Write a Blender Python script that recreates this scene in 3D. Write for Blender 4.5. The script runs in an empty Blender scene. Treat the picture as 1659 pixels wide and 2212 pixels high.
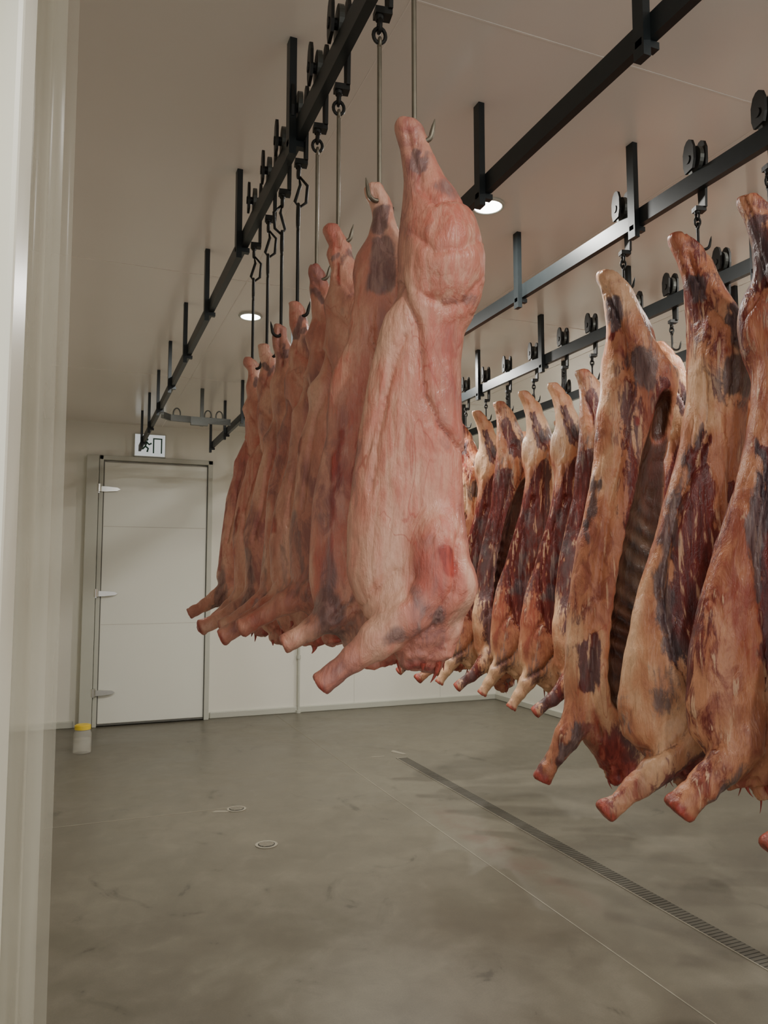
import bpy, bmesh, math, random
import numpy as np
from mathutils import Vector, Matrix
random.seed(4); RNG=np.random.RandomState(11)
CAMZ=1.6
COL=bpy.context.scene.collection

# ---------------------------------------------------------------- materials
class NT:
    def __init__(s,name):
        s.m=bpy.data.materials.new(name); s.m.use_nodes=True
        s.t=s.m.node_tree; s.t.nodes.clear()
        s.out=s.t.nodes.new('ShaderNodeOutputMaterial')
    def n(s,t,**k):
        nd=s.t.nodes.new('ShaderNode'+t)
        for a,b in k.items(): setattr(nd,a,b)
        return nd
    def l(s,a,b): s.t.links.new(a,b)
    def put(s,sock,v):
        if hasattr(v,'is_linked') or hasattr(v,'links'): s.l(v,sock)
        else: sock.default_value=v
    def math(s,op,a,b=0.0,c=None,clamp=False):
        nd=s.n('Math',operation=op,use_clamp=clamp); s.put(nd.inputs[0],a); s.put(nd.inputs[1],b)
        if c is not None: s.put(nd.inputs[2],c)
        return nd.outputs[0]
    def mix(s,f,a,b,blend='MIX'):
        nd=s.n('Mix',data_type='RGBA',blend_type=blend)
        s.put(nd.inputs[0],f); s.put(nd.inputs[6],a if not isinstance(a,tuple) else (*a[:3],1)); s.put(nd.inputs[7],b if not isinstance(b,tuple) else (*b[:3],1))
        return nd.outputs[2]
    def noise(s,scale,detail=4,rough=.55,vec=None,dist=0.0):
        nd=s.n('TexNoise'); nd.inputs['Scale'].default_value=scale; nd.inputs['Detail'].default_value=detail
        nd.inputs['Roughness'].default_value=rough; nd.inputs['Distortion'].default_value=dist
        if vec is not None: s.l(vec,nd.inputs['Vector'])
        return nd.outputs['Fac']
    def mapping(s,vec,scale=(1,1,1),loc=(0,0,0)):
        nd=s.n('Mapping'); nd.inputs['Scale'].default_value=scale; nd.inputs['Location'].default_value=loc
        s.l(vec,nd.inputs['Vector']); return nd.outputs[0]
    def rng(s,v,a,b,c=0.0,d=1.0):
        nd=s.n('MapRange',interpolation_type='SMOOTHSTEP'); s.put(nd.inputs[0],v)
        nd.inputs[1].default_value=a; nd.inputs[2].default_value=b; nd.inputs[3].default_value=c; nd.inputs[4].default_value=d
        return nd.outputs[0]
    def bsdf(s,col,rough=.5,metal=0.0,spec=.5,bump=None,bstr=.3,bdist=.01):
        b=s.n('BsdfPrincipled'); s.put(b.inputs['Base Color'],col if not isinstance(col,tuple) else (*col[:3],1))
        s.put(b.inputs['Roughness'],rough); s.put(b.inputs['Metallic'],metal); s.put(b.inputs['Specular IOR Level'],spec)
        if bump is not None:
            bp=s.n('Bump'); bp.inputs['Strength'].default_value=bstr; bp.inputs['Distance'].default_value=bdist
            s.l(bump,bp.inputs['Height']); s.l(bp.outputs[0],b.inputs['Normal'])
        s.l(b.outputs[0],s.out.inputs[0]); return b

def lin(r,g,b):
    f=lambda c:(c/255/12.92) if c/255<=.04045 else ((c/255+.055)/1.055)**2.4
    return (f(r),f(g),f(b))

def simple(name,rgb,rough=.5,metal=0.0,var=.15,scale=12,bump=.0,spec=.5):
    m=NT(name); tc=m.n('TexCoord').outputs['Object']
    nz=m.noise(scale,2,.6,tc)
    dark=tuple(c*(1-var) for c in rgb); lite=tuple(min(1,c*(1+var)) for c in rgb)
    m.bsdf(m.mix(nz,dark,lite),rough,metal,spec,bump=nz if bump else None,bstr=bump,bdist=.004)
    return m.m

def meat_material(name,fatA,fatB,fatC,flush,meatA,meatB,blueA,blueB,cavA,cavB,mott,sc=1.0,ew=(1.2,1.0),flk=.75,wl=.35,bstr=.65,mk_=.8):
    m=NT(name); tc=m.n('TexCoord').outputs['Object']
    at=m.n('Attribute',attribute_name='masks'); sp=m.n('SeparateColor'); m.l(at.outputs['Color'],sp.inputs[0])
    meat,blu,blood=sp.outputs[0],sp.outputs[1],sp.outputs[2]; cav=at.outputs['Alpha']
    at2=m.n('Attribute',attribute_name='tones'); sp2=m.n('SeparateColor'); m.l(at2.outputs['Color'],sp2.inputs[0])
    big,mid,fl0=sp2.outputs[0],sp2.outputs[1],sp2.outputs[2]; patch=at2.outputs['Alpha']
    med=m.noise(26*sc,5,.68,m.mapping(tc,(1,1,.5)),.7)
    stri=m.noise(46*sc,4,.62,m.mapping(tc,(1.6,1.6,.20)),.4)
    fine=m.noise(150*sc,2,.7,m.mapping(tc,(1,1,.6)))
    midn=m.math('ADD',mid,m.math('MULTIPLY',m.math('SUBTRACT',med,.5),.5))
    fat=m.mix(m.rng(big,.35,.65),fatA,fatB)
    fat=m.mix(m.rng(midn,.45,.70,0,.75),fat,fatC)
    fat=m.mix(m.math('MULTIPLY',m.rng(midn,.52,.36),m.rng(med,.40,.60,.25,mk_)),fat,mott)
    fl=m.rng(m.math('ADD',fl0,m.math('MULTIPLY',m.math('SUBTRACT',med,.5),.6)),.50,.80,0,flk)
    fat=m.mix(m.math('MULTIPLY',fl,m.rng(stri,.35,.6,.35,1)),fat,flush)
    fat=m.mix(m.rng(stri,.60,.72,0,wl),fat,tuple(min(1,c*1.2) for c in fatC))
    fat=m.mix(m.math('MULTIPLY',m.rng(fine,.40,.72),.18),fat,tuple(c*.55 for c in fatB))
    v1=m.noise(8*sc,3,.55,m.mapping(tc,(1.2,1.2,.45),(3,1,2)),.9)
    vein=m.rng(m.math('ABSOLUTE',m.math('SUBTRACT',v1,.5)),.0,.010,1,0)
    fat=m.mix(m.math('MULTIPLY',m.math('MULTIPLY',vein,m.rng(patch,.5,.7)),.5),fat,lin(160,66,54))
    spots=m.rng(med,.68,.78)
    fat=m.mix(m.math('MULTIPLY',spots,.55),fat,lin(146,58,48))
    mt=m.mix(m.rng(stri,.32,.68),meatA,meatB)
    mt=m.mix(m.rng(midn,.45,.66,0,.5),mt,blueA)
    mt=m.mix(m.rng(m.math('ADD',stri,m.math('MULTIPLY',med,.3)),.71,.82,0,.7),mt,fatC)
    edge=m.math('ADD',m.math('MULTIPLY',m.math('SUBTRACT',med,.5),ew[0]),m.math('MULTIPLY',m.math('SUBTRACT',stri,.5),ew[1]))
    mm=m.rng(m.math('ADD',meat,edge),.34,.64)
    c=m.mix(mm,fat,mt)
    bl=m.mix(m.rng(stri,.36,.68),blueB,blueA)
    bm=m.rng(m.math('ADD',blu,edge),.34,.85,0,.85)
    c=m.mix(bm,c,bl)
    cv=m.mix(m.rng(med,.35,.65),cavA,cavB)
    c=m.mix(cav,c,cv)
    bdm=m.rng(m.math('ADD',blood,m.math('MULTIPLY',m.math('SUBTRACT',med,.5),.9)),.25,.85,0,.85)
    c=m.mix(bdm,c,m.mix(m.rng(stri,.35,.65),lin(112,26,24),lin(170,66,54)))
    h=m.math('ADD',m.math('MULTIPLY',stri,.7),m.math('ADD',m.math('MULTIPLY',med,1.0),m.math('MULTIPLY',fine,.12)))
    m.bsdf(c,m.rng(med,.3,.7,.28,.52),0,.5,bump=h,bstr=bstr,bdist=.010)
    return m.m

M_veal=meat_material('pink_carcass_fat',lin(204,146,124),lin(194,124,106),lin(218,174,150),lin(184,88,72),lin(160,80,72),lin(190,118,106),lin(146,118,112),lin(96,72,74),lin(110,54,46),lin(160,90,76),lin(148,100,94),1.0,(1.1,.9),.7,.22,.48,1.0)
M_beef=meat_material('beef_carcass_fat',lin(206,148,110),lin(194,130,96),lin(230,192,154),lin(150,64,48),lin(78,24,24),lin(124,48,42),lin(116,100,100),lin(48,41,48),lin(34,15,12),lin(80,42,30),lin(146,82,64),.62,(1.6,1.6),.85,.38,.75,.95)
M_rail=simple('painted_dark_steel',lin(36,42,44),.42,.3,.2,20)
M_galv=simple('galvanised_steel',lin(84,86,82),.4,.6,.2,30)
M_hook=simple('stainless_rod',lin(120,114,100),.4,.7,.2,30)
M_iron=simple('dark_iron',lin(38,38,36),.5,.5,.25,30)
M_white=simple('white_panel',lin(232,230,218),.38,0,.02,1.5)
M_door=simple('white_door_panel',lin(228,229,218),.35,0,.02,2)
M_trim=simple('grey_white_trim',lin(190,191,179),.4,0,.04,4)
M_seam=simple('grey_seam',lin(200,198,186),.6,0,.1,10)
M_chrome=simple('chrome',lin(205,205,200),.22,.9,.05,20)
M_black=simple('black_rubber',lin(22,22,22),.7,0,.2,20)
M_gasket=simple('door_gasket',lin(95,95,90),.7,0,.2,20)
M_jamb=simple('cream_jamb',lin(254,252,234),.35,0,.02,3)

def ceil_mat():
    m=NT('glossy_ceiling_panel'); tc=m.n('TexCoord').outputs['Object']
    nz=m.noise(1.1,2,.5,tc)
    c=m.mix(nz,lin(230,223,214),lin(238,232,224))
    m.bsdf(c,.20,0,.5); return m.m
M_ceil=ceil_mat()
def floor_mat():
    m=NT('sealed_concrete_floor'); tc=m.n('TexCoord').outputs['Object']
    a=m.noise(1.1,6,.65,tc,.5); b=m.noise(6,6,.68,tc,.4); f=m.noise(150,2,.7,tc)
    c=m.mix(m.rng(a,.32,.68),lin(94,89,76),lin(110,105,91))
    c=m.mix(m.rng(b,.42,.66,0,.35),c,lin(87,82,70))
    c=m.mix(m.rng(b,.46,.30,0,.3),c,lin(120,114,100))
    c=m.mix(m.rng(f,.3,.75,0,.22),c,lin(66,62,54))
    s=m.noise(2.6,4,.62,m.mapping(tc,(1,.8,1),(4,2,0)),1.6)
    c=m.mix(m.rng(s,.58,.70,0,.32),c,lin(70,66,56))
    c=m.mix(m.rng(m.math('ADD',s,m.math('MULTIPLY',b,.5)),.92,.98,0,.4),c,lin(50,47,40))
    sx=m.n('SeparateXYZ'); m.l(tc,sx.inputs[0])
    dx=m.math('DIVIDE',m.math('SUBTRACT',sx.outputs[0],2.36),.16); dy=m.math('DIVIDE',m.math('SUBTRACT',sx.outputs[1],4.1),1.1)
    r=m.math('ADD',m.math('MULTIPLY',dx,dx),m.math('MULTIPLY',dy,dy))
    rm=m.math('MULTIPLY',m.rng(r,0,1.2,1,0),m.rng(b,.4,.65,.05,.4))
    c=m.mix(rm,c,lin(100,66,56))
    m.bsdf(c,m.rng(a,.3,.7,.28,.44),0,.45,bump=b,bstr=.07,bdist=.004); return m.m
M_floor=floor_mat()
def pvc_mat():
    m=NT('translucent_pvc_strip'); tc=m.n('TexCoord').outputs['Object']
    nz=m.noise(3,2,.5,m.mapping(tc,(8,8,.6)))
    d=m.n('BsdfPrincipled'); m.put(d.inputs['Base Color'],(*lin(226,223,208),1)); d.inputs['Roughness'].default_value=.2
    t=m.n('BsdfTransparent'); t.inputs[0].default_value=(.97,.965,.94,1)
    tl=m.n('BsdfTranslucent'); tl.inputs[0].default_value=(*lin(226,223,208),1)
    a=m.n('MixShader'); a.inputs[0].default_value=.35; m.l(d.outputs[0],a.inputs[1]); m.l(tl.outputs[0],a.inputs[2])
    x=m.n('MixShader'); m.l(m.rng(nz,.3,.7,.56,.76),x.inputs[0]); m.l(a.outputs[0],x.inputs[1]); m.l(t.outputs[0],x.inputs[2])
    m.l(x.outputs[0],m.out.inputs[0]); return m.m
M_pvc=pvc_mat()
def emis(name,rgb,s):
    m=NT(name); e=m.n('Emission'); e.inputs[0].default_value=(*rgb,1); e.inputs[1].default_value=s; m.l(e.outputs[0],m.out.inputs[0]); return m.m
M_lamp=emis('lamp_diffuser',(1,.99,.95),14)
def glassy(name,rgb,tr):
    m=NT(name); d=m.n('BsdfPrincipled'); d.inputs['Base Color'].default_value=(*rgb,1); d.inputs['Roughness'].default_value=.12
    t=m.n('BsdfTransparent'); x=m.n('MixShader'); x.inputs[0].default_value=tr
    m.l(d.outputs[0],x.inputs[1]); m.l(t.outputs[0],x.inputs[2]); m.l(x.outputs[0],m.out.inputs[0]); return m.m
M_jar=glassy('clear_jar_plastic',lin(240,240,232),.80)
M_water=glassy('jar_liquid',lin(225,222,208),.84)
M_yellow=simple('yellow_lid',lin(226,196,60),.45)
M_green=simple('sign_green',lin(30,80,62),.5)
M_sign=emis('sign_face_added_glow',(.95,.97,.93),.6)  # weak glow added to whiten the sign face, which looks unlit

# ---------------------------------------------------------------- mesh builder
class MB:
    def __init__(s): s.v=[]; s.f=[]; s.mi=[]; s.sm=[]
    def add(s,vs,fs,mi=0,smooth=False):
        o=len(s.v); s.v+= [tuple(v) for v in vs]; s.f+=[tuple(i+o for i in f) for f in fs]; s.mi+=[mi]*len(fs); s.sm+=[smooth]*len(fs)
    def box(s,x0,x1,y0,y1,z0,z1,mi=0):
        vs=[(x,y,z) for x in(x0,x1) for y in(y0,y1) for z in(z0,z1)]
        s.add(vs,[(0,1,3,2),(4,6,7,5),(0,4,5,1),(2,3,7,6),(0,2,6,4),(1,5,7,3)],mi)
    def tube(s,pts,r,seg=10,mi=0,closed=False,caps=True):
        pts=[Vector(p) for p in pts]; n=len(pts); rs=r if isinstance(r,(list,tuple)) else [r]*n
        T=[]
        for i in range(n):
            a=pts[(i-1)%n] if (closed or i>0) else pts[i]; b=pts[(i+1)%n] if (closed or i<n-1) else pts[i]
            T.append((b-a).normalized())
        up=Vector((0,0,1)) if abs(T[0].z)<.9 else Vector((1,0,0))
        N=(up-T[0]*up.dot(T[0])).normalized(); vs=[]
        for i in range(n):
            N=(N-T[i]*N.dot(T[i])); N.normalize(); B=T[i].cross(N)
            for k in range(seg):
                a=2*math.pi*k/seg; vs.append(pts[i]+(N*math.cos(a)+B*math.sin(a))*rs[i])
        fs=[]
        for i in range(n if closed else n-1):
            j=(i+1)%n
            for k in range(seg):
                k2=(k+1)%seg; fs.append((i*seg+k,i*seg+k2,j*seg+k2,j*seg+k))
        s.add(vs,fs,mi,True)
        if not closed and caps:
            s.add(vs[:seg],[tuple(range(seg))[::-1]],mi); s.add(vs[-seg:],[tuple(range(seg))],mi)
    def ring(s,c,rx,rz,r,ax='x',seg=20,mi=0):
        P=[]
        for k in range(seg):
            a=2*math.pi*k/seg; u=math.cos(a)*rx; w=math.sin(a)*rz
            P.append((c[0]+(u if ax=='x' else 0),c[1]+(u if ax=='y' else 0),c[2]+w))
        s.tube(P,r,8,mi,closed=True)
    def prism(s,outline,axis,a,b,mi=0):
        n=len(outline)
        if axis=='x': vs=[(a,p[0],p[1]) for p in outline]+[(b,p[0],p[1]) for p in outline]
        elif axis=='y': vs=[(p[0],a,p[1]) for p in outline]+[(p[0],b,p[1]) for p in outline]
        else: vs=[(p[0],p[1],a) for p in outline]+[(p[0],p[1],b) for p in outline]
        fs=[tuple(range(n))[::-1],tuple(range(n,2*n))]+[(i,(i+1)%n,n+(i+1)%n,n+i) for i in range(n)]
        s.add(vs,fs,mi)
    def cyl(s,c,r,h,axis='z',seg=28,mi=0):
        o=[(math.cos(2*math.pi*k/seg)*r,math.sin(2*math.pi*k/seg)*r) for k in range(seg)]
        if axis=='x': s.prism([(c[1]+p[0],c[2]+p[1]) for p in o],'x',c[0]-h/2,c[0]+h/2,mi)
        elif axis=='y': s.prism([(c[0]+p[0],c[2]+p[1]) for p in o],'y',c[1]-h/2,c[1]+h/2,mi)
        else: s.prism([(c[0]+p[0],c[1]+p[1]) for p in o],'z',c[2]-h/2,c[2]+h/2,mi)
    def obj(s,name,mats,loc=(0,0,0),rotz=0,parent=None,bevel=0):
        me=bpy.data.meshes.new(name); me.from_pydata(s.v,[],s.f)
        for m in mats: me.materials.append(m)
        me.polygons.foreach_set('material_index',s.mi); me.polygons.foreach_set('use_smooth',s.sm)
        bm=bmesh.new(); bm.from_mesh(me); bmesh.ops.recalc_face_normals(bm,faces=bm.faces); bm.to_mesh(me); bm.free()
        o=bpy.data.objects.new(name,me); COL.objects.link(o); o.location=loc; o.rotation_euler=(0,0,rotz)
        if parent: o.parent=parent
        if bevel:
            md=o.modifiers.new('bevel','BEVEL'); md.width=bevel; md.segments=2; md.limit_method='ANGLE'
        return o

# ---------------------------------------------------------------- vector noise + surface nets
LAT=RNG.rand(32,32,32)*2-1
def vnoise(p):
    i=np.floor(p).astype(int); f=p-i; u=f*f*(3-2*f)
    r=0
    for dx in(0,1):
        for dy in(0,1):
            for dz in(0,1):
                w=(u[:,0] if dx else 1-u[:,0])*(u[:,1] if dy else 1-u[:,1])*(u[:,2] if dz else 1-u[:,2])
                r=r+w*LAT[(i[:,0]+dx)&31,(i[:,1]+dy)&31,(i[:,2]+dz)&31]
    return r
def fbm(p,o=4):
    r=0;a=1
    for k in range(o): r=r+a*vnoise(p*(2**k)+k*7.3); a*=.5
    return r/1.6
def sstep(x,a,b):
    t=np.clip((x-a)/(b-a),0,1); return t*t*(3-2*t)
def smin(a,b,k):
    h=np.clip(.5+.5*(b-a)/k,0,1); return b*(1-h)+a*h-k*h*(1-h)
def surface_nets(F,org,h):
    S=F<0; nx,ny,nz=F.shape
    cnt=np.zeros((nx-1,ny-1,nz-1),int)
    cs=[(a,b,c) for a in(0,1) for b in(0,1) for c in(0,1)]
    for a,b,c in cs: cnt+=S[a:nx-1+a,b:ny-1+b,c:nz-1+c]
    act=(cnt>0)&(cnt<8); idx=np.argwhere(act); ids=-np.ones(act.shape,int); ids[act]=np.arange(len(idx))
    V={c:F[idx[:,0]+c[0],idx[:,1]+c[1],idx[:,2]+c[2]] for c in cs}
    acc=np.zeros((len(idx),3)); n=np.zeros(len(idx))
    for a in cs:
        for ax in range(3):
            if a[ax]: continue
            b=list(a); b[ax]=1; b=tuple(b); fa,fb=V[a],V[b]; m=(fa<0)!=(fb<0)
            t=np.where(m,fa/np.where(m,fa-fb,1),0)
            p=np.tile(np.array(a,float),(len(idx),1)); p[:,ax]+=t
            acc+=p*m[:,None]; n+=m
    P=(idx+acc/n[:,None])*h+org
    Q=[]
    for ax in range(3):
        sl0=[slice(None)]*3; sl1=[slice(None)]*3; sl0[ax]=slice(0,-1); sl1[ax]=slice(1,None)
        a=S[tuple(sl0)]; b=S[tuple(sl1)]; e=np.argwhere(a!=b)
        u,w=(ax+1)%3,(ax+2)%3
        ok=(e[:,u]>0)&(e[:,w]>0)&(e[:,u]<F.shape[u]-1)&(e[:,w]<F.shape[w]-1); e=e[ok]
        ins=a[e[:,0],e[:,1],e[:,2]]
        def cid(du,dw):
            q=e.copy(); q[:,u]+=du; q[:,w]+=dw; return ids[q[:,0],q[:,1],q[:,2]]
        q=np.stack([cid(-1,-1),cid(0,-1),cid(0,0),cid(-1,0)],1)
        q[~ins]=q[~ins][:,::-1]; Q.append(q)
    return P,np.concatenate(Q)

def polydist(x,z,pts):
    best=np.full(len(x),1e9); rad=np.zeros(len(x)); side=np.zeros(len(x))
    if len(pts)==1: pts=[pts[0],(pts[0][0]+1e-4,pts[0][1])+tuple(pts[0][2:])]
    for p0,p1 in zip(pts[:-1],pts[1:]):
        ax,az=p0[0],p0[1]; bx,bz=p1[0]-ax,p1[1]-az; L=bx*bx+bz*bz+1e-12
        t=np.clip(((x-ax)*bx+(z-az)*bz)/L,0,1); dx=x-ax-t*bx; dz=z-az-t*bz; d=np.sqrt(dx*dx+dz*dz)
        m=d<best; best=np.where(m,d,best); side=np.where(m,np.sign(dx*bz-dz*bx),side)
        if len(p0)>2: rad=np.where(m,p0[2]+(p1[2]-p0[2])*t,rad)
    return best,rad,side

def make_carcass(name,mat,prof,legs=(),bulges=(),cavs=(),strokes=(),grooves=(),seed=0,h=.007,loc=(0,0,0),rotz=0,beef=False,shreds=6,me=None):
    if me is None:
        rs=np.random.RandomState(seed)
        prof=sorted(prof); pz=np.array([p[0] for p in prof])
        zz=np.linspace(pz[0],pz[-1],500); tab=[]
        for c in range(1,5):
            y=np.interp(zz,pz,[p[c] for p in prof]); L=11
            k=np.hanning(L); k/=k.sum(); y=np.convolve(np.pad(y,L//2,mode='edge'),k,'valid'); tab.append(y)
        zb=pz[0]
        allx=[p[1] for p in prof]+[p[2] for p in prof]+[q[0]+s*q[3] for l in legs for q in l for s in(-1,1)]
        allz=[pz[0],pz[-1]]+[q[2]-q[3] for l in legs for q in l]
        ym=max([p[3]+abs(p[4]) for p in prof]+[abs(b[1])+b[4] for b in bulges]+[abs(q[1])+q[3] for l in legs for q in l])
        pad=.03
        xs=np.arange(min(allx)-pad,max(allx)+pad,h); ys=np.arange(-ym-pad,ym+pad,h); zs=np.arange(min(allz)-pad,max(allz)+pad,h)
        X,Y,Z=np.meshgrid(xs,ys,zs,indexing='ij')
        xl,xr,th,yc=[np.interp(zs,zz,t)[None,None,:] for t in tab]
        a=np.maximum((xr-xl)/2,.008); xc=(xl+xr)/2; b=np.maximum(th,.008); n=2.25
        q=((np.abs(X-xc)/a)**n+(np.abs(Y-yc)/b)**n)**(1/n)
        d=(q-1)*np.minimum(a,b)
        k=.008
        d=-smin(-d,-(Z-pz[-1]),k); d=-smin(-d,-(zb-Z),k)
        for (x,y,z,rx,ry,rz) in bulges:
            e=np.sqrt(((X-x)/rx)**2+((Y-y)/ry)**2+((Z-z)/rz)**2); d=smin(d,(e-1)*min(rx,ry,rz),.02)
        for l in legs:
            ld=np.full_like(d,9.)
            for p0,p1 in zip(l[:-1],l[1:]):
                A=np.array(p0[:3]);B=np.array(p1[:3]);AB=B-A;LL=AB@AB
                t=np.clip(((X-A[0])*AB[0]+(Y-A[1])*AB[1]+(Z-A[2])*AB[2])/LL,0,1)
                e=np.sqrt((X-A[0]-t*AB[0])**2+(Y-A[1]-t*AB[1])**2+(Z-A[2]-t*AB[2])**2)-(p0[3]+(p1[3]-p0[3])*t)
                ld=smin(ld,e,.010)
            A=np.array(l[-2][:3]);B=np.array(l[-1][:3]);u=(B-A)/np.linalg.norm(B-A)
            pl=(X-B[0])*u[0]+(Y-B[1])*u[1]+(Z-B[2])*u[2]-l[-1][3]*.35
            ld=-smin(-ld,-pl,.006)
            d=smin(d,ld,.016)
        for (x,y,z,rx,ry,rz,tilt) in cavs:
            xx=X-x-tilt*(Z-z)
            e=((np.abs(xx)/rx)**2.4+((Y-y)/ry)**2+(np.abs(Z-z)/rz)**2.6); e=np.sqrt(e)
            d=-smin(-d,(e-1)*min(rx,ry,rz)*1.0,.012)
        P,Q=surface_nets(d,np.array([xs[0],ys[0],zs[0]]),h)
        def normals(P):
            fn=np.cross(P[Q[:,2]]-P[Q[:,0]],P[Q[:,3]]-P[Q[:,1]]); N=np.zeros_like(P)
            for c in range(4):
                for ax in range(3): N[:,ax]+=np.bincount(Q[:,c],fn[:,ax],len(P))
            return N/np.maximum(np.linalg.norm(N,axis=1,keepdims=True),1e-9)
        N=normals(P); sd=seed*3.77; sc=1.0 if not beef else .6
        inc=np.zeros(len(P))
        for (x,y,z,rx,ry,rz,tilt) in cavs:
            xx=P[:,0]-x-tilt*(P[:,2]-z)
            e=np.sqrt((np.abs(xx)/rx)**2.4+((P[:,1]-y)/ry)**2+(np.abs(P[:,2]-z)/rz)**2.6)
            inc=np.maximum(inc,1-sstep(e,1.0,1.05))
        legz=np.ones(len(P))
        for l in legs:
            for q_ in l[2:]:
                legz=np.minimum(legz,sstep(np.linalg.norm(P-np.array(q_[:3]),axis=1),q_[3]*1.3,q_[3]*2.0))
        w=P+.035*np.stack([fbm(P*6*sc+sd,3),fbm(P*6*sc+sd+9,3),fbm(P*6*sc+sd+19,3)],1)/sc**.5
        n1=fbm(w*np.array([10,10,3.2])*sc+sd,3)
        n2=vnoise(w*np.array([17,17,3.2])*sc+sd+3); g2=sstep(vnoise(P*np.array([6,6,4])*sc+sd+60),-.1,.35)
        crease=np.clip(1-np.abs(n2)*7,0,1)**1.5*g2
        n3=vnoise(w*np.array([38,38,9])*sc+sd+31); crease2=np.clip(1-np.abs(n3)*4,0,1)**2*(1-g2)
        amp=1.0 if not beef else 2.0
        la=(.5+.5*legz)
        disp=amp*la*(.0095*n1-.0045*crease-.0016*crease2+.0015*fbm(P*np.array([55,55,24])*sc,3))
        legn=(1-legz); disp+=legn*amp*.0035*fbm(P*np.array([34,34,34])*sc+sd,3)
        front=sstep(-P[:,1],-.01,.01)
        gcol=np.zeros(len(P))
        for pts,dep,wid,stp in grooves:
            jx=.004*vnoise(P*30+5)
            dd,_,sdn=polydist(P[:,0]+jx,P[:,2],pts)
            g=np.exp(-(dd/wid)**2)
            disp+=front*(-dep*g+stp*sdn*np.exp(-(dd/.028)**2)); gcol+=front*g
        rag=sstep(-P[:,2],-(zb+.09),-(zb+.01))*legz
        disp+=rag*.014*amp*fbm(P*36+sd,3)
        zt=pz[-1]; Lh=zt-zb; tz=(zt-P[:,2])/Lh
        ribw=sstep(tz,.40,.62)*(.45+.55*sstep(vnoise(P*np.array([7,7,5])+sd),-.5,.3))
        ribs=np.sin((P[:,2]+P[:,0]*.7+.026*fbm(P*9,2))*2*math.pi/(.078 if beef else .04))
        disp+=inc*ribs*.0055*ribw
        P=P+N*disp[:,None]; N=normals(P)
        nb=fbm(P*np.array([9,9,3.4])*(.75 if beef else 1)+sd+50,3); nb2=fbm(P*np.array([8,8,3.0])+sd+80,3)
        if beef:
            meat=.17+.90*fbm(P*np.array([6,6,1.2])+sd+11,3)
            meat+=.20*np.exp(-((tz-.5)/.25)**2)
            blue=.32*np.exp(-((tz-.10)/.06)**2)+.26*np.exp(-((tz-.27)/.08)**2)+.25*sstep(tz,.84,.95)+nb*.72-.11
            blood=.42*sstep(tz,.86,1.0)+.38*nb2-.05+np.exp(-(tz/.014)**2)*.6
            back=sstep(P[:,1],.0,.03); meat+=back*.35*(nb2+.4)
        else:
            meat=.02+.24*nb
            blue=.26*np.exp(-((tz-.11)/.06)**2)+.22*sstep(tz,.84,.97)+nb*.76-.09
            blood=.30*nb2-.01+.30*sstep(tz,.95,1.02)*legz+.40*np.exp(-(tz/.022)**2)+.20*crease*(fbm(P*8+sd+4,2)>.1)
        blood+=gcol*.14; blue+=gcol*.10
        for ty,pts,am in strokes:
            dd,rr,_=polydist(P[:,0]+.022*fbm(P*np.array([22,22,9])+9,3)/sc,P[:,2],pts)
            g=am*(1-sstep(dd/np.maximum(rr,1e-4),.2,1.5))*front
            if ty=='m': meat+=g
            elif ty=='b': blue+=g
            elif ty=='r': blood+=g
            elif ty=='f': meat-=g; blue-=g; blood-=g*.5
        for l in legs:
            e=np.array(l[-1][:3]); A=np.array(l[-2][:3]); u=(e-A)/np.linalg.norm(e-A); s_=(P-e)@u; r=np.linalg.norm(P-e,axis=1)
            blood+=.75*sstep(s_,-l[-1][3]*.6,l[-1][3]*.3)*(r<l[-1][3]*2.2)
            for p0,p1 in zip(l[1:-1],l[2:]):
                c=(np.array(p0[:3])+np.array(p1[:3]))/2; r=np.linalg.norm((P-c),axis=1)
                blue+=(.42 if not beef else .60)*np.exp(-(r/(p0[3]*1.1))**2)*(.6+nb)
                if beef: meat+=.42*np.exp(-(r/(p0[3]*1.0))**2)
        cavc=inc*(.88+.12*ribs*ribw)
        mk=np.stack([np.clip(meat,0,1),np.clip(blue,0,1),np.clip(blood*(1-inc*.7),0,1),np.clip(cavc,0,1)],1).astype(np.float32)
        S5=P*np.array([1,1,.45])*sc+sd
        tn=np.stack([.5+.45*fbm(S5*6,3),.5+.5*fbm(S5*13+3+.4*fbm(S5*9,2)[:,None],4),.5+.5*fbm(S5*np.array([10,10,8])+17,4),.5+.5*fbm(S5*8+40,2)],1)
        tn=np.clip(tn,0,1).astype(np.float32)
        bxl=np.interp(zb,pz,[p[1] for p in prof])-.06
        cand=np.where((P[:,2]<zb+.06)&(N[:,2]<-.2)&(P[:,0]>bxl)&(legz>.9))[0]
        Pl=[P];Ql=Q.tolist();ML=[mk];TL=[tn]; base=len(P)
        if len(cand):
            for i in range(shreds):
                c=P[rs.choice(cand)]; L=rs.uniform(.010,.038)*(1.3 if beef else 1); r=rs.uniform(.002,.006); S=6; rings=[]
                dx=rs.uniform(-.5,.5)*L; dy=rs.uniform(-.3,.3)*L
                for j,t in enumerate((-.3,.15,.5,.8,1.0)):
                    rr=r*(1.5,1.1,.7,.45,.15)[j]
                    rings+= [(c[0]+dx*t*t+rr*math.cos(k*math.pi/3),c[1]+dy*t+rr*math.sin(k*math.pi/3),c[2]-L*t) for k in range(S)]
                Pl.append(np.array(rings)); ML.append(np.tile(np.array([[.5,.1,.9,0]],np.float32),(len(rings),1))); TL.append(np.full((len(rings),4),.5,np.float32))
                for j in range(4):
                    for k in range(S): Ql.append([base+j*S+(k+1)%S,base+j*S+k,base+(j+1)*S+k,base+(j+1)*S+(k+1)%S])
                base+=len(rings)
        P=np.concatenate(Pl); mk=np.concatenate(ML).astype(np.float32); tn=np.concatenate(TL).astype(np.float32)
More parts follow.
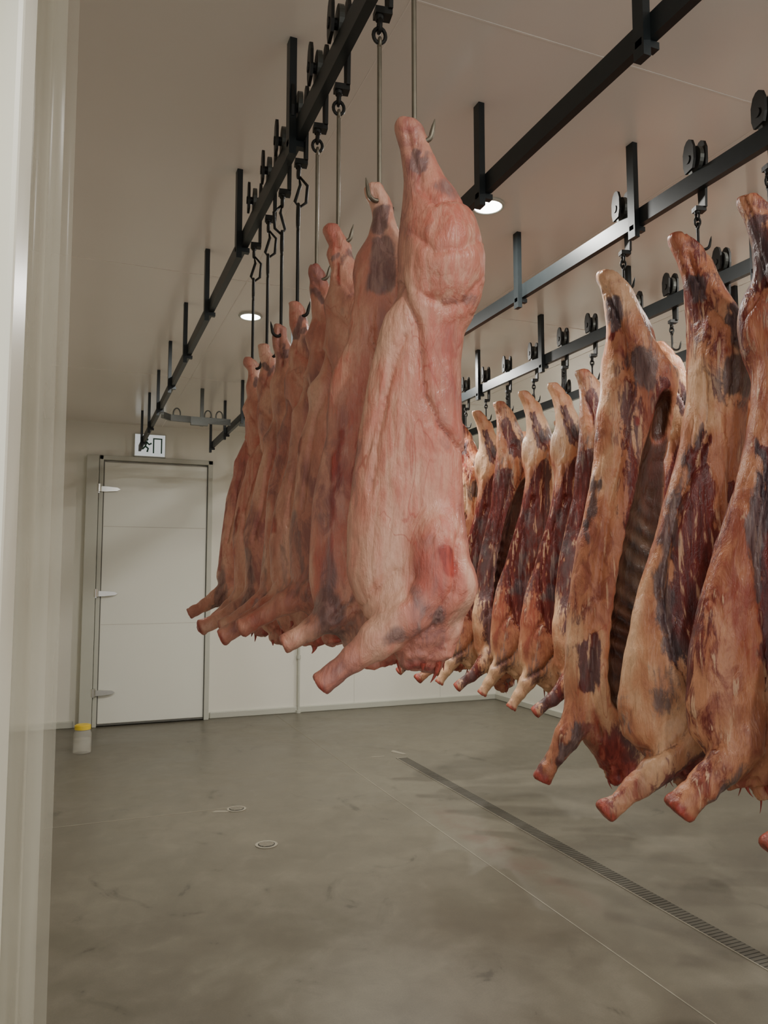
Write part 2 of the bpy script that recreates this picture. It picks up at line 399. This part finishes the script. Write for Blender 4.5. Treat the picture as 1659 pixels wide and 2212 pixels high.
        me=bpy.data.meshes.new(name); me.from_pydata(P.tolist(),[],Ql)
        at=me.attributes.new('masks','FLOAT_COLOR','POINT'); at.data.foreach_set('color',mk.ravel())
        at=me.attributes.new('tones','FLOAT_COLOR','POINT'); at.data.foreach_set('color',tn.ravel())
        me.polygons.foreach_set('use_smooth',[True]*len(me.polygons)); me.materials.append(mat)
    o=bpy.data.objects.new(name,me); COL.objects.link(o); o.location=loc; o.rotation_euler=(0,0,rotz)
    return o,me

# ---------------------------------------------------------------- room
CZ=3.26; YB=8.8; XL=-1.0; XR=5.1
def boxobj(name,x0,x1,y0,y1,z0,z1,mat,bevel=0,parent=None):
    b=MB(); b.box(x0,x1,y0,y1,z0,z1); return b.obj(name,[mat],bevel=bevel,parent=parent)
boxobj('floor',XL-.15,XR+.15,-2.5,YB+.15,-.15,0,M_floor)
boxobj('ceiling',XL-.15,XR+.15,-2.5,YB+.15,CZ,CZ+.12,M_ceil)
boxobj('wall_back',XL-.15,XR+.15,YB,YB+.15,0,CZ,M_white)
boxobj('wall_right',XR,XR+.15,-2.5,YB,0,CZ,M_white)
boxobj('wall_left',XL-.15,XL,1.0,YB,0,CZ,M_white)
boxobj('wall_front',XL-.15,-.10,.84,1.0,0,CZ,M_white)
b=MB(); b.box(XL,-.095,.80,.86,0,CZ-.001); b.box(-.105,-.066,.82,1.0,0,CZ-.001); b.obj('door_jamb',[M_jamb],bevel=.006)
boxobj('baseboard_back_left',XL,.02,YB-.03,YB,0,.07,M_trim,.008)
boxobj('baseboard_back',1.43,XR,YB-.03,YB,0,.07,M_trim,.008)
boxobj('baseboard_right',XR-.03,XR,1.0,YB-.03,0,.07,M_trim,.008)
b=MB()
for y in (1.9,4.2,6.5): b.box(XL,XR,y-.003,y+.003,CZ-.0015,CZ)
for x in (-.35,.85,2.3,3.5): b.box(x-.002,x+.002,1.0,YB,CZ-.001,CZ)
b.obj('trim_1',[simple('ceiling_seam',lin(238,232,224),.5)])
b=MB()
for x in (3.15,4.3): b.box(x-.002,x+.002,YB-.002,YB,.07,CZ)
b.obj('trim_2',[M_seam])

# ---- door
dp=bpy.data.objects.new('door_1',None); COL.objects.link(dp)
DX0,DX1,DZ=.25,1.35,2.86
b=MB(); b.box(DX0,DX1,YB-.07,YB-.012,.03,DZ-.04); b.obj('door_leaf',[M_door],parent=dp,bevel=.008)
b=MB()
for z in (1.07,2.12): b.box(DX0+.01,DX1-.01,YB-.0715,YB-.069,z-.003,z+.003)
b.obj('door_seams',[M_seam],parent=dp)
b=MB(); b.box(DX0-.05,DX0-.006,YB-.09,YB,0,DZ+.03); b.box(DX1+.006,DX1+.06,YB-.09,YB,0,DZ+.03); b.box(DX0-.05,DX1+.06,YB-.09,YB,DZ-.02,DZ+.03)
b.obj('door_frame',[M_trim],parent=dp,bevel=.006)
b=MB(); b.box(DX0-.004,DX0+.003,YB-.072,YB-.03,.03,DZ-.03); b.box(DX1-.003,DX1+.004,YB-.072,YB-.03,.03,DZ-.03); b.box(DX0,DX1,YB-.073,YB-.03,.014,.03); b.obj('door_gasket',[M_gasket],parent=dp)
b=MB()
for z in (.36,1.40,2.52):
    b.tube([(DX0-.05,YB-.12,z-.03),(DX0-.05,YB-.12,z+.05)],.028,12)
    b.prism([(DX0-.07,z-.028),(DX0+.02,z-.028),(DX0+.14,z-.018),(DX0+.17,z),(DX0+.14,z+.018),(DX0+.02,z+.028),(DX0-.07,z+.028)],'y',YB-.115,YB-.085)
    b.box(DX0-.10,DX0-.04,YB-.11,YB-.09,z-.045,z+.045)
b.obj('door_hinges',[M_chrome],parent=dp)
boxobj('door_post',.07,DX0-.055,YB-.14,YB-.002,0,DZ+.02,M_trim,.006,dp)

b=MB(); b.tube([(2.45,YB-.03,.0),(2.45,YB-.03,1.9)],.016,12); b.tube([(2.45,YB-.03,.0),(2.45,YB-.03,.03)],.03,12); b.tube([(2.45,YB-.03,.62),(2.45,YB-.03,.66)],.024,12)
b.obj('wall_pipe',[M_trim])

# exit sign (running figure pictogram)
b=MB(); sx,sz,sy=.72,3.03,YB
b.box(sx-.17,sx+.17,sy-.05,sy,sz-.13,sz+.13,0)
b.box(sx-.16,sx+.16,sy-.051,sy-.049,sz-.12,sz+.12,1)
y0=sy-.0525; y1=sy-.0505
b.box(sx+.03,sx+.13,y0,y1,sz-.085,sz+.085,2); b.box(sx+.045,sx+.115,y0-.001,y0,sz-.085,sz+.07,1)
b.cyl((sx-.035,y0,sz+.065),.016,.003,'y',16,2)
for A in ([(-.035,.045),(-.05,-.01)],[(-.05,-.01),(-.02,-.035),(-.03,-.075)],[(-.05,-.01),(-.075,-.04),(-.12,-.045)],[(-.04,.035),(-.01,.01),(.015,.025)],[(-.04,.035),(-.08,.028),(-.095,0)]):
    b.tube([(sx+p[0],y0,sz+p[1]) for p in A],.010,6,2)
b.obj('exit_sign',[M_trim,M_sign,M_green])

# jar
b=MB(); jx,jy=.10,7.55
prof=[(.070,.0),(.078,.008),(.078,.17),(.066,.20),(.06,.212)]
S=28; vs=[];fs=[]
for r,z in prof: vs+=[(math.cos(2*math.pi*k/S)*r,math.sin(2*math.pi*k/S)*r,z) for k in range(S)]
for i in range(len(prof)-1):
    for k in range(S): fs.append((i*S+k,i*S+(k+1)%S,(i+1)*S+(k+1)%S,(i+1)*S+k))
fs.append(tuple(range(S))); b.add(vs,fs,0,True)
b.cyl((0,0,.065),.073,.12,'z',28,1)
b.cyl((0,0,.228),.070,.036,'z',28,2); b.cyl((0,0,.248),.060,.008,'z',28,2)
b.obj('plastic_jar',[M_jar,M_water,M_yellow],loc=(jx,jy,0))

M_dgrate=simple('drain_steel',lin(82,79,70),.5,.2); M_dark=simple('drain_dark',lin(48,46,40),.7); M_edge=simple('drain_edge',lin(146,141,126),.5,.1)
for i,(x,y) in enumerate(((1.07,5.37),(1.10,4.61))):
    b=MB(); b.cyl((0,0,.002),.066,.004,'z',32,0); b.cyl((0,0,.0035),.050,.004,'z',32,1)
    for k in range(-3,4):
        w=math.sqrt(.045**2-(k*.012)**2); b.box(-w,w,k*.012-.003,k*.012+.003,.005,.008,0)
    b.obj('floor_drain',[M_edge,M_dark],loc=(x,y,0))
b=MB(); D0,D1=2.655,2.745
b.box(D0,D1,-1.0,6.3,.0005,.002,1); b.box(D0-.006,D0,-1.0,6.3,.0,.003,2); b.box(D1,D1+.003,-1.0,6.3,0,.003,0); b.box(D0-.006,D1+.003,6.29,6.31,0,.003,2)
y=-1.0
while y<6.28: b.box(D0,D1,y,y+.019,.002,.0030,0); y+=.025
b.obj('channel_drain_grate',[M_dgrate,M_dark,M_edge])
M_joint=simple('joint_filler',lin(134,129,114),.7,0,.35,9)
b=MB(); b.box(2.167,2.173,-1.0,YB-.03,.0,.0012); b.box(XL,1.05,5.415,5.422,.0,.0012); b.obj('floor_joint',[M_joint])
b=MB(); b.prism([(2.70,6.55),(2.76,6.42),(2.80,6.42),(2.74,6.6)],'z',0,.0015); b.prism([(2.46,6.42),(2.58,6.40),(2.58,6.415),(2.47,6.435)],'z',0,.0015)
b.prism([(.90,5.36),(1.0,5.33),(1.03,5.345),(.93,5.385)],'z',0,.0015); b.obj('floor_paint_mark',[M_edge])

# PVC strip curtain
b=MB()
for i in range(6):
    x0=-.135+i*.0165; x1=x0+.036; yy=1.10+.018*(i%3)
    pts=[]
    for k in range(9):
        t=k/8; pts.append((x0+(x1-x0)*t+.0015*math.sin(i*2),yy+.012*math.sin(t*math.pi+ i)+.02*(t-.5)*(1 if i%2 else -1)))
    zs=[.04,.8,1.6,2.4,3.15]; vs=[]
    for z in zs: vs+=[(p[0]+.0015*(z-1.6)*-1.0-.002,p[1]+.004*math.sin(z*1.7+i),z) for p in pts]
    fs=[(r*9+k,r*9+k+1,(r+1)*9+k+1,(r+1)*9+k) for r in range(4) for k in range(8)]
    b.add(vs,fs,0,True)
b.box(-.6,-.01,1.10,1.15,3.15,3.20,1)
b.box(-.16,-.01,1.12,1.14,3.20,CZ,1)
b.obj('pvc_strip_curtain',[M_pvc,M_trim])

# ---------------------------------------------------------------- rails
RZ=CAMZ+1.37
RX=[.60,1.30,1.97,2.74,3.50]
for i,x in enumerate(RX):
    b=MB(); ye=8.60 if i==0 else 8.2
    b.box(x-.013,x+.013,-1.2,ye,RZ-.035,RZ+.03)
    y0=2.2 if i in(0,) else (2.27 if i in(1,2) else 2.4)
    for k in range(-4,8):
        yy=y0+.83*k
        if yy>8.3: continue
        b.box(x-.036,x-.0135,yy-.019,yy+.019,RZ-.085,CZ)
        b.box(x-.036,x+.020,yy-.012,yy+.012,RZ-.055,RZ-.036)
    b.obj('overhead_meat_rail',[M_rail])
b=MB()
def seg(a,c):
    A=Vector(a);C=Vector(c);d=(C-A).normalized();n=Vector((-d.y,d.x,0))*.011
    vs=[A-n,A+n,C+n,C-n]; vs=[(v.x,v.y,RZ-.03) for v in vs]+[(v.x,v.y,RZ+.025) for v in vs]
    b.add(vs,[(0,1,2,3),(7,6,5,4),(0,4,5,1),(1,5,6,2),(2,6,7,3),(3,7,4,0)])
pp=[(.632,6.55,RZ),(.645,6.70,RZ),(.72,6.80,RZ),(.9,6.82,RZ),(1.25,6.82,RZ)]
for a,c in zip(pp[:-1],pp[1:]): seg(a,c)
for x0,x1 in ((1.33,1.93),(2.0,2.69),(2.77,3.45)): seg((x0,6.82,RZ),(x1,6.82,RZ))
for x in (1.0,1.6,2.35,3.2): b.box(x-.015,x+.015,6.835,6.86,RZ-.05,CZ)
for x in (.78,1.05,1.15): b.ring((x,6.82,RZ+.04),.03,.05,.006,'x',16)
b.box(.9,1.05,6.80,6.84,RZ-.05,RZ-.03)
b.obj('transfer_rail',[M_galv])

# ---------------------------------------------------------------- trolley hooks
def trolley(X,Y,drop,style='chain',hookdir=1,rotz=0,deep=.035,S=1.3):
    b=MB()
    b.cyl((0,0,.030+.036*S),.036*S,.014,'x',24,1); b.cyl((0,0,.030+.036*S),.011*S,.062,'x',12,0)
    out=[(-.016,-.075),(.016,-.075),(.019,-.02),(.027,.05),(.027,.085),(.018,.106),(.006,.114),(-.006,.114),(-.018,.106),(-.027,.085),(-.027,.05),(-.019,-.02)]
    out=[(p[0]*S,p[1]*S) for p in out]
    b.prism(out,'x',.018,.027,0)
    up=[(p[0],p[1]) if p[1]>.03 else (p[0],.036) for p in out]; up=[p for i,p in enumerate(up) if i not in(0,1)]
    b.prism(up,'x',-.027,-.018,0)
    zb=-.075*S
    b.box(-.012,.027,-.015,.015,zb-.012,zb+.004,0)
    b.tube([(0,0,zb-.004),(0,0,zb-.022)],[.013,.009],12,0)
    z=zb-.022
    if style=='long':
        b.ring((0,0,z-.012),.012,.015,.0045,'y',16,0); z-=.022
        b.ring((0,0,z-.013),.014,.018,.0045,'x',16,0); z-=.024
    elif style=='link':
        b.ring((0,0,z-.012),.014,.017,.005,'y',16,0); z-=.022
        s=hookdir
        b.tube([(0,0,z),(s*.028,0,z-.03),(s*.024,0,z-.085),(0,0,z-.105),(-s*.010,0,z-.085),(s*.006,0,z-.03)],.005,8,0,closed=True); z-=.10
        b.ring((0,0,z-.03),.014,.038,.005,'y',20,0); z-=.062
    else:
        b.ring((0,0,z-.008),.011,.012,.0042,'y',16,0); z-=.014
        b.ring((0,0,z-.012),.010,.015,.0042,'x',16,0); z-=.022
    ze=-drop-deep
    if ze>z-.03: ze=z-.03
    s=hookdir; r=.015
    b.ring((0,0,z-.006),.008,.010,.004,'y',14,2)
    arc=[(s*(r-r*math.cos(a)),-.02*math.sin(a/2),ze-r*math.sin(a)) for a in [math.pi*j/8 for j in range(1,9)]]
    P=[(0,0,z-.012),(0,0,ze+.02),(0,0,ze)]+arc+[(s*(2*r+.003),-.022,ze+.015),(s*(2*r+.006),-.022,ze+.030)]
    R=[.0052]*(len(P)-2)+[.004,.0008]
    b.tube(P,R,10,2)
    return b.obj('meat_hook_trolley',[M_iron,M_galv,M_hook if style=='long' else M_iron],loc=(X,Y,RZ),rotz=rotz)

# ---------------------------------------------------------------- pink carcasses on first rail
def vealprof(lf=1.0,w=1.0,th=1.0):
    P=[(0,-.042,-.008,.020),(-.012,-.046,.006,.026),(-.03,-.043,.014,.027),(-.055,-.036,.020,.026),(-.08,-.034,.034,.030),(-.125,-.032,.052,.042),(-.17,-.036,.083,.054),(-.217,-.042,.108,.064),(-.263,-.044,.121,.070),(-.327,-.043,.126,.072),
       (-.365,-.046,.120,.066),(-.40,-.068,.106,.058),(-.435,-.080,.086,.052),(-.49,-.092,.080,.048),(-.58,-.112,.082,.048),(-.72,-.133,.085,.052),(-.81,-.141,.088,.056),(-.90,-.139,.090,.060),(-.96,-.120,.088,.060),(-1.01,-.085,.076,.054),(-1.05,-.055,.055,.042),(-1.08,-.04,.03,.026)]
    return [(z*lf,xl*w,xr*w,t*th,0.0) for z,xl,xr,t in P]
vleg=[(.045,-.03,-.925,.060),(-.030,-.045,-.985,.047),(-.080,-.05,-1.025,.035),(-.125,-.05,-1.058,.025),(-.160,-.05,-1.085,.0205),(-.182,-.05,-1.102,.023)]
vleg2=[(.0,-.01,-.89,.056),(-.075,-.02,-.945,.043),(-.125,-.025,-.980,.032),(-.170,-.025,-1.010,.023),(-.205,-.025,-1.032,.020),(-.228,-.025,-1.046,.024)]
vb=[(.045,-.030,-.29,.068,.058,.11),(.03,-.035,-.88,.055,.055,.10)]
def L1(px,py,r=None):
    t=((px-905)*.0009,-(py-262)*.000913); return t if r is None else t+(r*.0009,)
c1_strokes=[('b',[L1(893,348,12),L1(900,388,13)],.9),('b',[L1(922,350,9),L1(915,392,11)],.7),('b',[L1(950,430,20),L1(985,455,24)],.48),('b',[L1(930,540,22),L1(1000,560,26)],.44),('b',[L1(1000,620,28)],.38),
 ('b',[L1(955,690,16),L1(1015,680,16)],.55),('b',[L1(840,1370,20),L1(790,1395,20)],.65),('b',[L1(770,1415,14),L1(745,1440,12)],.4),('b',[L1(870,1200,24)],.35),('b',[L1(960,960,18),L1(975,1080,16)],.48),('b',[L1(890,1290,24),L1(930,1330,20)],.48),('b',[L1(945,820,12),L1(975,900,14)],.45),
 ('r',[L1(945,1212,20),L1(948,1240,20)],1.2),('r',[L1(905,380,7),L1(897,450,8)],.45),('r',[L1(870,640,8),L1(888,710,10)],.4),('r',[L1(1003,1100,5),L1(985,1112,3)],.6),('r',[L1(915,520,6),L1(925,600,8)],.3),('r',[L1(890,1440,18),L1(940,1430,16)],.4),
 ('f',[L1(935,790,14),L1(945,960,14)],.4),('f',[L1(865,1170,40),L1(840,1240,34)],.6),('r',[L1(870,900,34),L1(880,1080,44)],.22)]
c1_grooves=[([L1(862,638),L1(880,690),L1(903,735),L1(910,800),L1(914,880),L1(945,940),L1(987,985)],.006,.007,-.004),([L1(920,685),L1(955,706),L1(1000,692),L1(1028,650)],.006,.008,.002),([L1(895,560),L1(930,600),L1(990,592),L1(1030,560)],.005,.010,.002),
 ([L1(868,760),L1(838,850),L1(812,960),L1(800,1080)],.005,.006,.002),([L1(838,1322),L1(870,1300),L1(890,1260)],.004,.008,.001),([L1(880,1400),L1(930,1360),L1(970,1280),L1(985,1180)],.006,.009,.003),([L1(905,440),L1(935,480),L1(995,468)],.005,.010,.002),([L1(772,1335),L1(805,1290),L1(850,1250)],.006,.009,.002),
 ([L1(880,300),L1(890,360),L1(905,420)],.005,.006,0),([L1(850,780),L1(822,900),L1(790,1000)],.004,.005,0)]
TH=math.radians
VT=CAMZ+.875
veal=[ # Y, dz, seed, lf, w, th, rot, style, hookdir
 (1.33,.03,1,1.0,1.0,1.0,-22,'long',1),
 (1.52,-.005,2,.985,.90,.85,-16,'long',-1),
 (1.81,.025,3,.99,.95,.95,-26,'long',1),
 (2.00,-.005,4,.975,.88,.85,-14,'long',1),
 (2.20,-.045,5,.95,.84,.80,-26,'link',1),
 (2.40,-.050,6,.96,.86,.80,-16,'link',-1),
 (2.60,-.065,7,.94,.88,.8,-24,'link',1),
 (2.84,-.045,8,.935,.92,.85,-16,'link',1)]
for (Y,dz,sd,lf,w,th,rot,st,hd) in veal:
    rr=random.Random(sd)
    sp=[];gr=[]
    if sd==1: sp=c1_strokes; gr=c1_grooves
    else:
        j=lambda s:rr.uniform(-s,s)
        gr=[([(x*w+.01*j(1),z*lf+.015*j(1)) for x,z in g[0]],g[1]*rr.uniform(.8,1.8),g[2],g[3]) for g in c1_grooves if rr.random()>.2]
        sp=[(t,[(x*w+j(.012),z*lf+j(.02),r_) for x,z,r_ in pts],a) for t,pts,a in c1_strokes if t!='f' and rr.random()>.3 and pts[0][1]>-.2 or t=='b' and rr.random()>.4]
        sp+=[('b',[(-.11+j(.02),-.75,.018),(-.10+j(.02),-.95,.025)],.75),('r',[(-.10,-.5+j(.1),.006),(-.12,-.8+j(.1),.010)],.5),('r',[(.0+j(.03),-.98*lf,.05),(.02,-1.06*lf,.05)],.6),('r',[(-.09,-.45,.03),(-.11,-.8,.04)],.22)]
        if sd==2: sp+=[('b',[L1(900,440,30),L1(895,530,38)],1.2),('b',[L1(895,350,14)],.6)]
    base=vleg if sd==1 else vleg2
    dx,dzl=rr.uniform(-.025,.02),rr.uniform(-.02,.02)
    if sd==1: dx=dzl=0
    lw=1 if sd>2 or sd==1 else .90
    leg=[((x+dx*k/5)*lw,y,(z+dzl*k/5)*lf,r*(.95 if sd>1 else 1)) for k,(x,y,z,r) in enumerate(base)]
    bl=[(x*w,y*th,z*lf,rx*w,ry*th,rz) for x,y,z,rx,ry,rz in vb]
    pr=vealprof(lf,w,th)
    if sd>1: pr=[(z,a+rr.uniform(-.010,.010),b_+rr.uniform(-.010,.010),t,0) for z,a,b_,t,_ in pr]
    if sd==2: pr=[(z,a-.030*min(1,max(0,(-z-.10)/.1)),b_,t,0) for z,a,b_,t,_ in pr]
    loc=(RX[0]+.01,Y,VT+dz)
    make_carcass('veal_carcass',M_veal,pr,[leg],bl,[],sp,gr,sd,.0042 if sd==1 else .0055,loc,TH(rot),False,4)
    trolley(RX[0],Y,RZ-(VT+dz),st,hd,TH(-8))

# ---------------------------------------------------------------- beef sides
def P2(lst,th): return [(z,a,b_,t*th,0.0) for z,a,b_,t in lst]
profA=[(0,-.100,-.040,.034),(-.02,-.102,-.02,.042),(-.05,-.090,.01,.044),(-.09,-.074,.038,.046),(-.155,-.058,.055,.055),(-.31,-.045,.115,.080),(-.40,-.046,.138,.09),(-.48,-.055,.142,.092),(-.64,-.075,.138,.09),(-.80,-.105,.115,.085),(-1.12,-.205,.09,.085),(-1.30,-.26,.08,.09),(-1.45,-.290,.06,.095),(-1.61,-.31,.035,.100),(-1.70,-.300,.02,.09),(-1.76,-.25,.01,.08),(-1.82,-.18,.0,.06),(-1.88,-.11,-.02,.04)]
legA=[(-.02,-.05,-1.56,.085),(-.12,-.07,-1.70,.068),(-.20,-.08,-1.79,.052),(-.28,-.08,-1.86,.036),(-.335,-.08,-1.905,.030),(-.372,-.08,-1.935,.036)]
profB=[(0,-.098,-.028,.034),(-.02,-.100,-.01,.040),(-.06,-.085,.03,.045),(-.11,-.076,.055,.05),(-.20,-.072,.09,.06),(-.34,-.078,.15,.07),(-.41,-.084,.20,.07),(-.46,-.095,.195,.075),(-.55,-.11,.175,.08),(-.74,-.135,.15,.085),(-1.10,-.216,.13,.10),(-1.45,-.26,.11,.105),(-1.68,-.25,.08,.10),(-1.80,-.20,.05,.09),(-1.90,-.13,.02,.06),(-1.96,-.09,-.01,.03)]
legB=[(-.12,-.02,-1.56,.080),(-.20,-.02,-1.70,.062),(-.265,-.03,-1.80,.046),(-.31,-.03,-1.87,.034),(-.335,-.03,-1.91,.030),(-.355,-.03,-1.945,.036)]
bulA=[(.05,-.05,-.46,.09,.07,.20),(-.13,-.05,-1.50,.13,.08,.20)]
bulB=[(.0,.03,-.42,.09,.07,.18),(-.17,.0,-1.58,.09,.09,.22)]
BT=CAMZ+1.18
def L2(px,py,r): return ((px-1503)*.00158,-(py-505)*.00162,r*.00158)
def L3(px,py,r): return ((px-1345)*.0018,-(py-590)*.00179,r*.0018)
def LR(px,py,r): return ((px-1645)*.00145,-(py-430)*.00147,r*.00145)
spA=[('m',[L2(1485,945,12),L2(1468,1080,34),L2(1450,1200,60),L2(1452,1300,72),L2(1475,1420,60),L2(1515,1510,22)],1.05),
 ('b',[L2(1482,930,12),L2(1425,1090,20),L2(1390,1240,24),L2(1405,1380,20)],1.0),('b',[L2(1480,620,22),L2(1492,655,18)],1.1),('m',[L2(1560,690,16),L2(1565,740,24)],.9),('b',[L2(1555,700,26),L2(1560,745,30)],.7),
 ('b',[L2(1540,820,28),L2(1552,845,26)],1.1),('r',[L2(1500,720,18)],.55),('r',[L2(1525,780,12)],.6),('b',[L2(1410,1440,50),L2(1380,1490,40)],.65),('m',[L2(1545,1050,9),L2(1528,1230,16)],.7),
 ('b',[L2(1480,1580,24),L2(1400,1640,20),L2(1340,1700,14)],.9),('m',[L2(1490,1560,20),L2(1390,1640,16)],.6),('f',[L2(1520,900,14),L2(1520,1000,14)],.5),('f',[L2(1345,1500,26),L2(1350,1580,26)],.5),('r',[L2(1430,1620,50)],.35)]
spB=[('b',[L3(1318,665,16),L3(1312,720,16)],1.1),('m',[L3(1318,665,14),L3(1312,740,14)],.8),('b',[L3(1368,800,34),L3(1375,830,30)],1.1),('b',[L3(1268,1060,10),L3(1240,1250,15)],.95),('m',[L3(1268,1040,9),L3(1245,1230,13)],.6),
 ('m',[L3(1255,1390,16),L3(1245,1480,22)],1.0),('b',[L3(1262,1400,16),L3(1250,1490,18)],.7),('b',[L3(1225,1570,22),L3(1175,1640,16)],1.0),('f',[L3(1300,1000,16),L3(1230,1300,14)],.4),('r',[L3(1350,930,14)],.7),('r',[L3(1300,1000,10),L3(1275,1150,10)],.5),('r',[L3(1240,1540,34),L3(1310,1680,56)],.6),('m',[L3(1290,1620,50),L3(1320,1700,40)],.7),
 ('m',[L3(1415,850,14),L3(1400,900,12)],.9),('r',[L3(1330,780,16)],.3)]
spC=[('m',[LR(1612,500,16),LR(1618,620,22)],1.1),('b',[LR(1610,500,14),LR(1620,600,20)],.6),('b',[LR(1598,960,12),LR(1560,1180,20),LR(1555,1280,12)],1.0),('m',[LR(1600,980,12),LR(1585,1130,22),LR(1580,1340,20),LR(1590,1450,20)],1.0),('r',[LR(1600,1350,16),LR(1590,1500,16)],.5),('b',[LR(1520,1600,26),LR(1450,1690,20)],1.0),('m',[LR(1600,1600,30),LR(1640,1680,30)],.9),('r',[LR(1600,1640,40)],.5)]
def gB(L): return [([p[:2] for p in pts],.011,.013,.005) for pts in L]
gA=gB([[L2(1490,940,1),L2(1420,1100,1),L2(1385,1250,1),L2(1400,1400,1),L2(1460,1520,1)],[L2(1545,760,1),L2(1530,900,1),L2(1535,1100,1),L2(1525,1300,1)],[L2(1330,1600,1),L2(1400,1560,1),L2(1460,1480,1)],[L2(1470,560,1),L2(1490,640,1),L2(1530,720,1)],[L2(1480,820,1),L2(1490,900,1),L2(1480,960,1)],[L2(1500,1640,1),L2(1440,1700,1),L2(1400,1720,1)]])
gBB=gB([[L3(1300,640,1),L3(1330,740,1),L3(1340,860,1),L3(1330,950,1),L3(1290,1100,1),L3(1260,1300,1)],[L3(1400,740,1),L3(1440,800,1)],[L3(1250,1380,1),L3(1240,1500,1),L3(1260,1580,1)]])
gC=gB([[LR(1600,560,1),LR(1625,680,1),LR(1640,800,1)],[LR(1600,950,1),LR(1560,1200,1),LR(1570,1400,1),LR(1560,1560,1)],[LR(1640,800,1),LR(1630,1000,1),LR(1600,1150,1)]])
profC=[(z*.97,a*.97,b_*1.15+.01,t) for z,a,b_,t in profA]
legC=[(-.06,-.03,-1.54,.080),(-.15,-.05,-1.65,.064),(-.225,-.06,-1.725,.050),(-.285,-.06,-1.78,.040),(-.325,-.06,-1.82,.038),(-.35,-.06,-1.845,.044)]
_,mA=make_carcass('beef_side',M_beef,P2(profA,1),[legA],bulA,[],spA,gA,21,.0065,(1.97,1.975,BT),TH(-26),True,12)
_,mB=make_carcass('beef_side',M_beef,P2(profB,1),[legB],bulB,[(.05,-.09,-1.10,.105,.12,.58,.20),(.125,-.09,-.60,.045,.11,.12,.15)],spB,gBB,22,.0065,(1.97,2.365,BT+.01),TH(-24),True,12)
_,mC=make_carcass('beef_side',M_beef,P2(profC,1),[legC],bulB,[(.03,-.11,-1.30,.095,.12,.42,.17)],spC,gC,23,.0065,(1.97,1.68,BT),TH(-24),True,12)
mus=lambda x,am:[('m',[(x+.03,-.52,.05),(x-.04,-.85,.11),(x-.06,-1.25,.14),(x,-1.6,.10)],am),('m',[(-.02,-.16,.035),(.04,-.35,.05)],.9),('b',[(x-.06,-.8,.04),(x-.13,-1.3,.04)],.8),('b',[(.06,-.3,.05)],.7)]
_,mD=make_carcass('beef_side',M_beef,P2(profB,.95),[legA],bulA,[(.03,-.10,-1.05,.11,.12,.52,.2)],mus(-.08,.9),gBB,24,.009,(2.74,3.58,BT),TH(-24),True)
_,mE=make_carcass('beef_side',M_beef,P2(profA,.9),[legB],bulB,[],mus(.0,1.2)+[('m',[(.06,-.5,.04),(.05,-1.0,.06)],.8)],gA,25,.009,(2.74,3.86,BT-.01),TH(-20),True)
def bt(X,Y): trolley(X,Y,RZ-BT,'chain',1,TH(-15),.045)
for (X,Y) in ((1.97,1.68),(1.97,1.975),(1.97,2.365),(2.74,3.58),(2.74,3.86)): bt(X,Y)
rest=[(1.97,1.37,mC,-20),(2.74,1.9,mA,-26),(2.74,2.25,mB,-26),(2.74,2.61,mD,-20),(2.74,2.94,mE,-26),(2.74,3.20,mB,-22),(2.74,4.19,mE,-28),(2.74,4.52,mD,-22),(2.74,4.82,mE,-20),(2.74,5.13,mA,-24),(2.74,5.5,mD,-24),
      (3.5,2.4,mB,-24),(3.5,2.9,mD,-24),(3.5,3.4,mE,-24),(3.5,3.9,mA,-24),(3.5,4.4,mB,-24),(3.5,4.9,mD,-24),(3.5,5.4,mE,-24)]
for X,Y,m,r in rest:
    make_carcass('beef_side',M_beef,None,me=m,loc=(X,Y,BT+random.uniform(-.02,.02)),rotz=TH(r)); bt(X,Y)

# ---------------------------------------------------------------- lamps
def lamp(X,Y,p):
    b=MB()
    o=[(math.cos(2*math.pi*k/36),math.sin(2*math.pi*k/36)) for k in range(36)]
    b.prism([(u*.062,v*.062) for u,v in o],'z',-.010,-.002,1)
    b.tube([(u*.068,v*.068,-.006) for u,v in o],.008,8,0,closed=True)
    ob=b.obj('seen_or_added_ceiling_lamp',[M_trim,M_lamp],loc=(X,Y,CZ))
    l=bpy.data.lights.new('lamp_light','AREA'); l.shape='DISK'; l.size=.11; l.energy=p; l.color=(1,.965,.90)
    q=bpy.data.objects.new('lamp_light',l); COL.objects.link(q); q.parent=ob; q.location=(0,0,-.018)
for X,Y,p in ((1.67,2.90,27),(.99,4.76,40),(2.35,5.3,46),(3.1,2.4,24),(4.3,4.0,28),(4.2,6.8,42),(.9,-.4,30),(2.4,.4,30)): lamp(X,Y,p)  # first two visible, third inferred from bright beef; the rest unseen, added for fill

w=bpy.data.worlds.new('w'); bpy.context.scene.world=w; w.use_nodes=True
w.node_tree.nodes['Background'].inputs[0].default_value=(1,.98,.95,1); w.node_tree.nodes['Background'].inputs[1].default_value=1.15

# ---------------------------------------------------------------- camera
cd=bpy.data.cameras.new('camera'); cam=bpy.data.objects.new('camera',cd); COL.objects.link(cam)
cd.sensor_fit='VERTICAL'; cd.sensor_height=36; cd.lens=1650/2212*36; cd.clip_start=.02
cam.location=(0,0,CAMZ); cam.rotation_euler=(math.radians(94.7),0,math.radians(-21.9))
bpy.context.scene.camera=cam
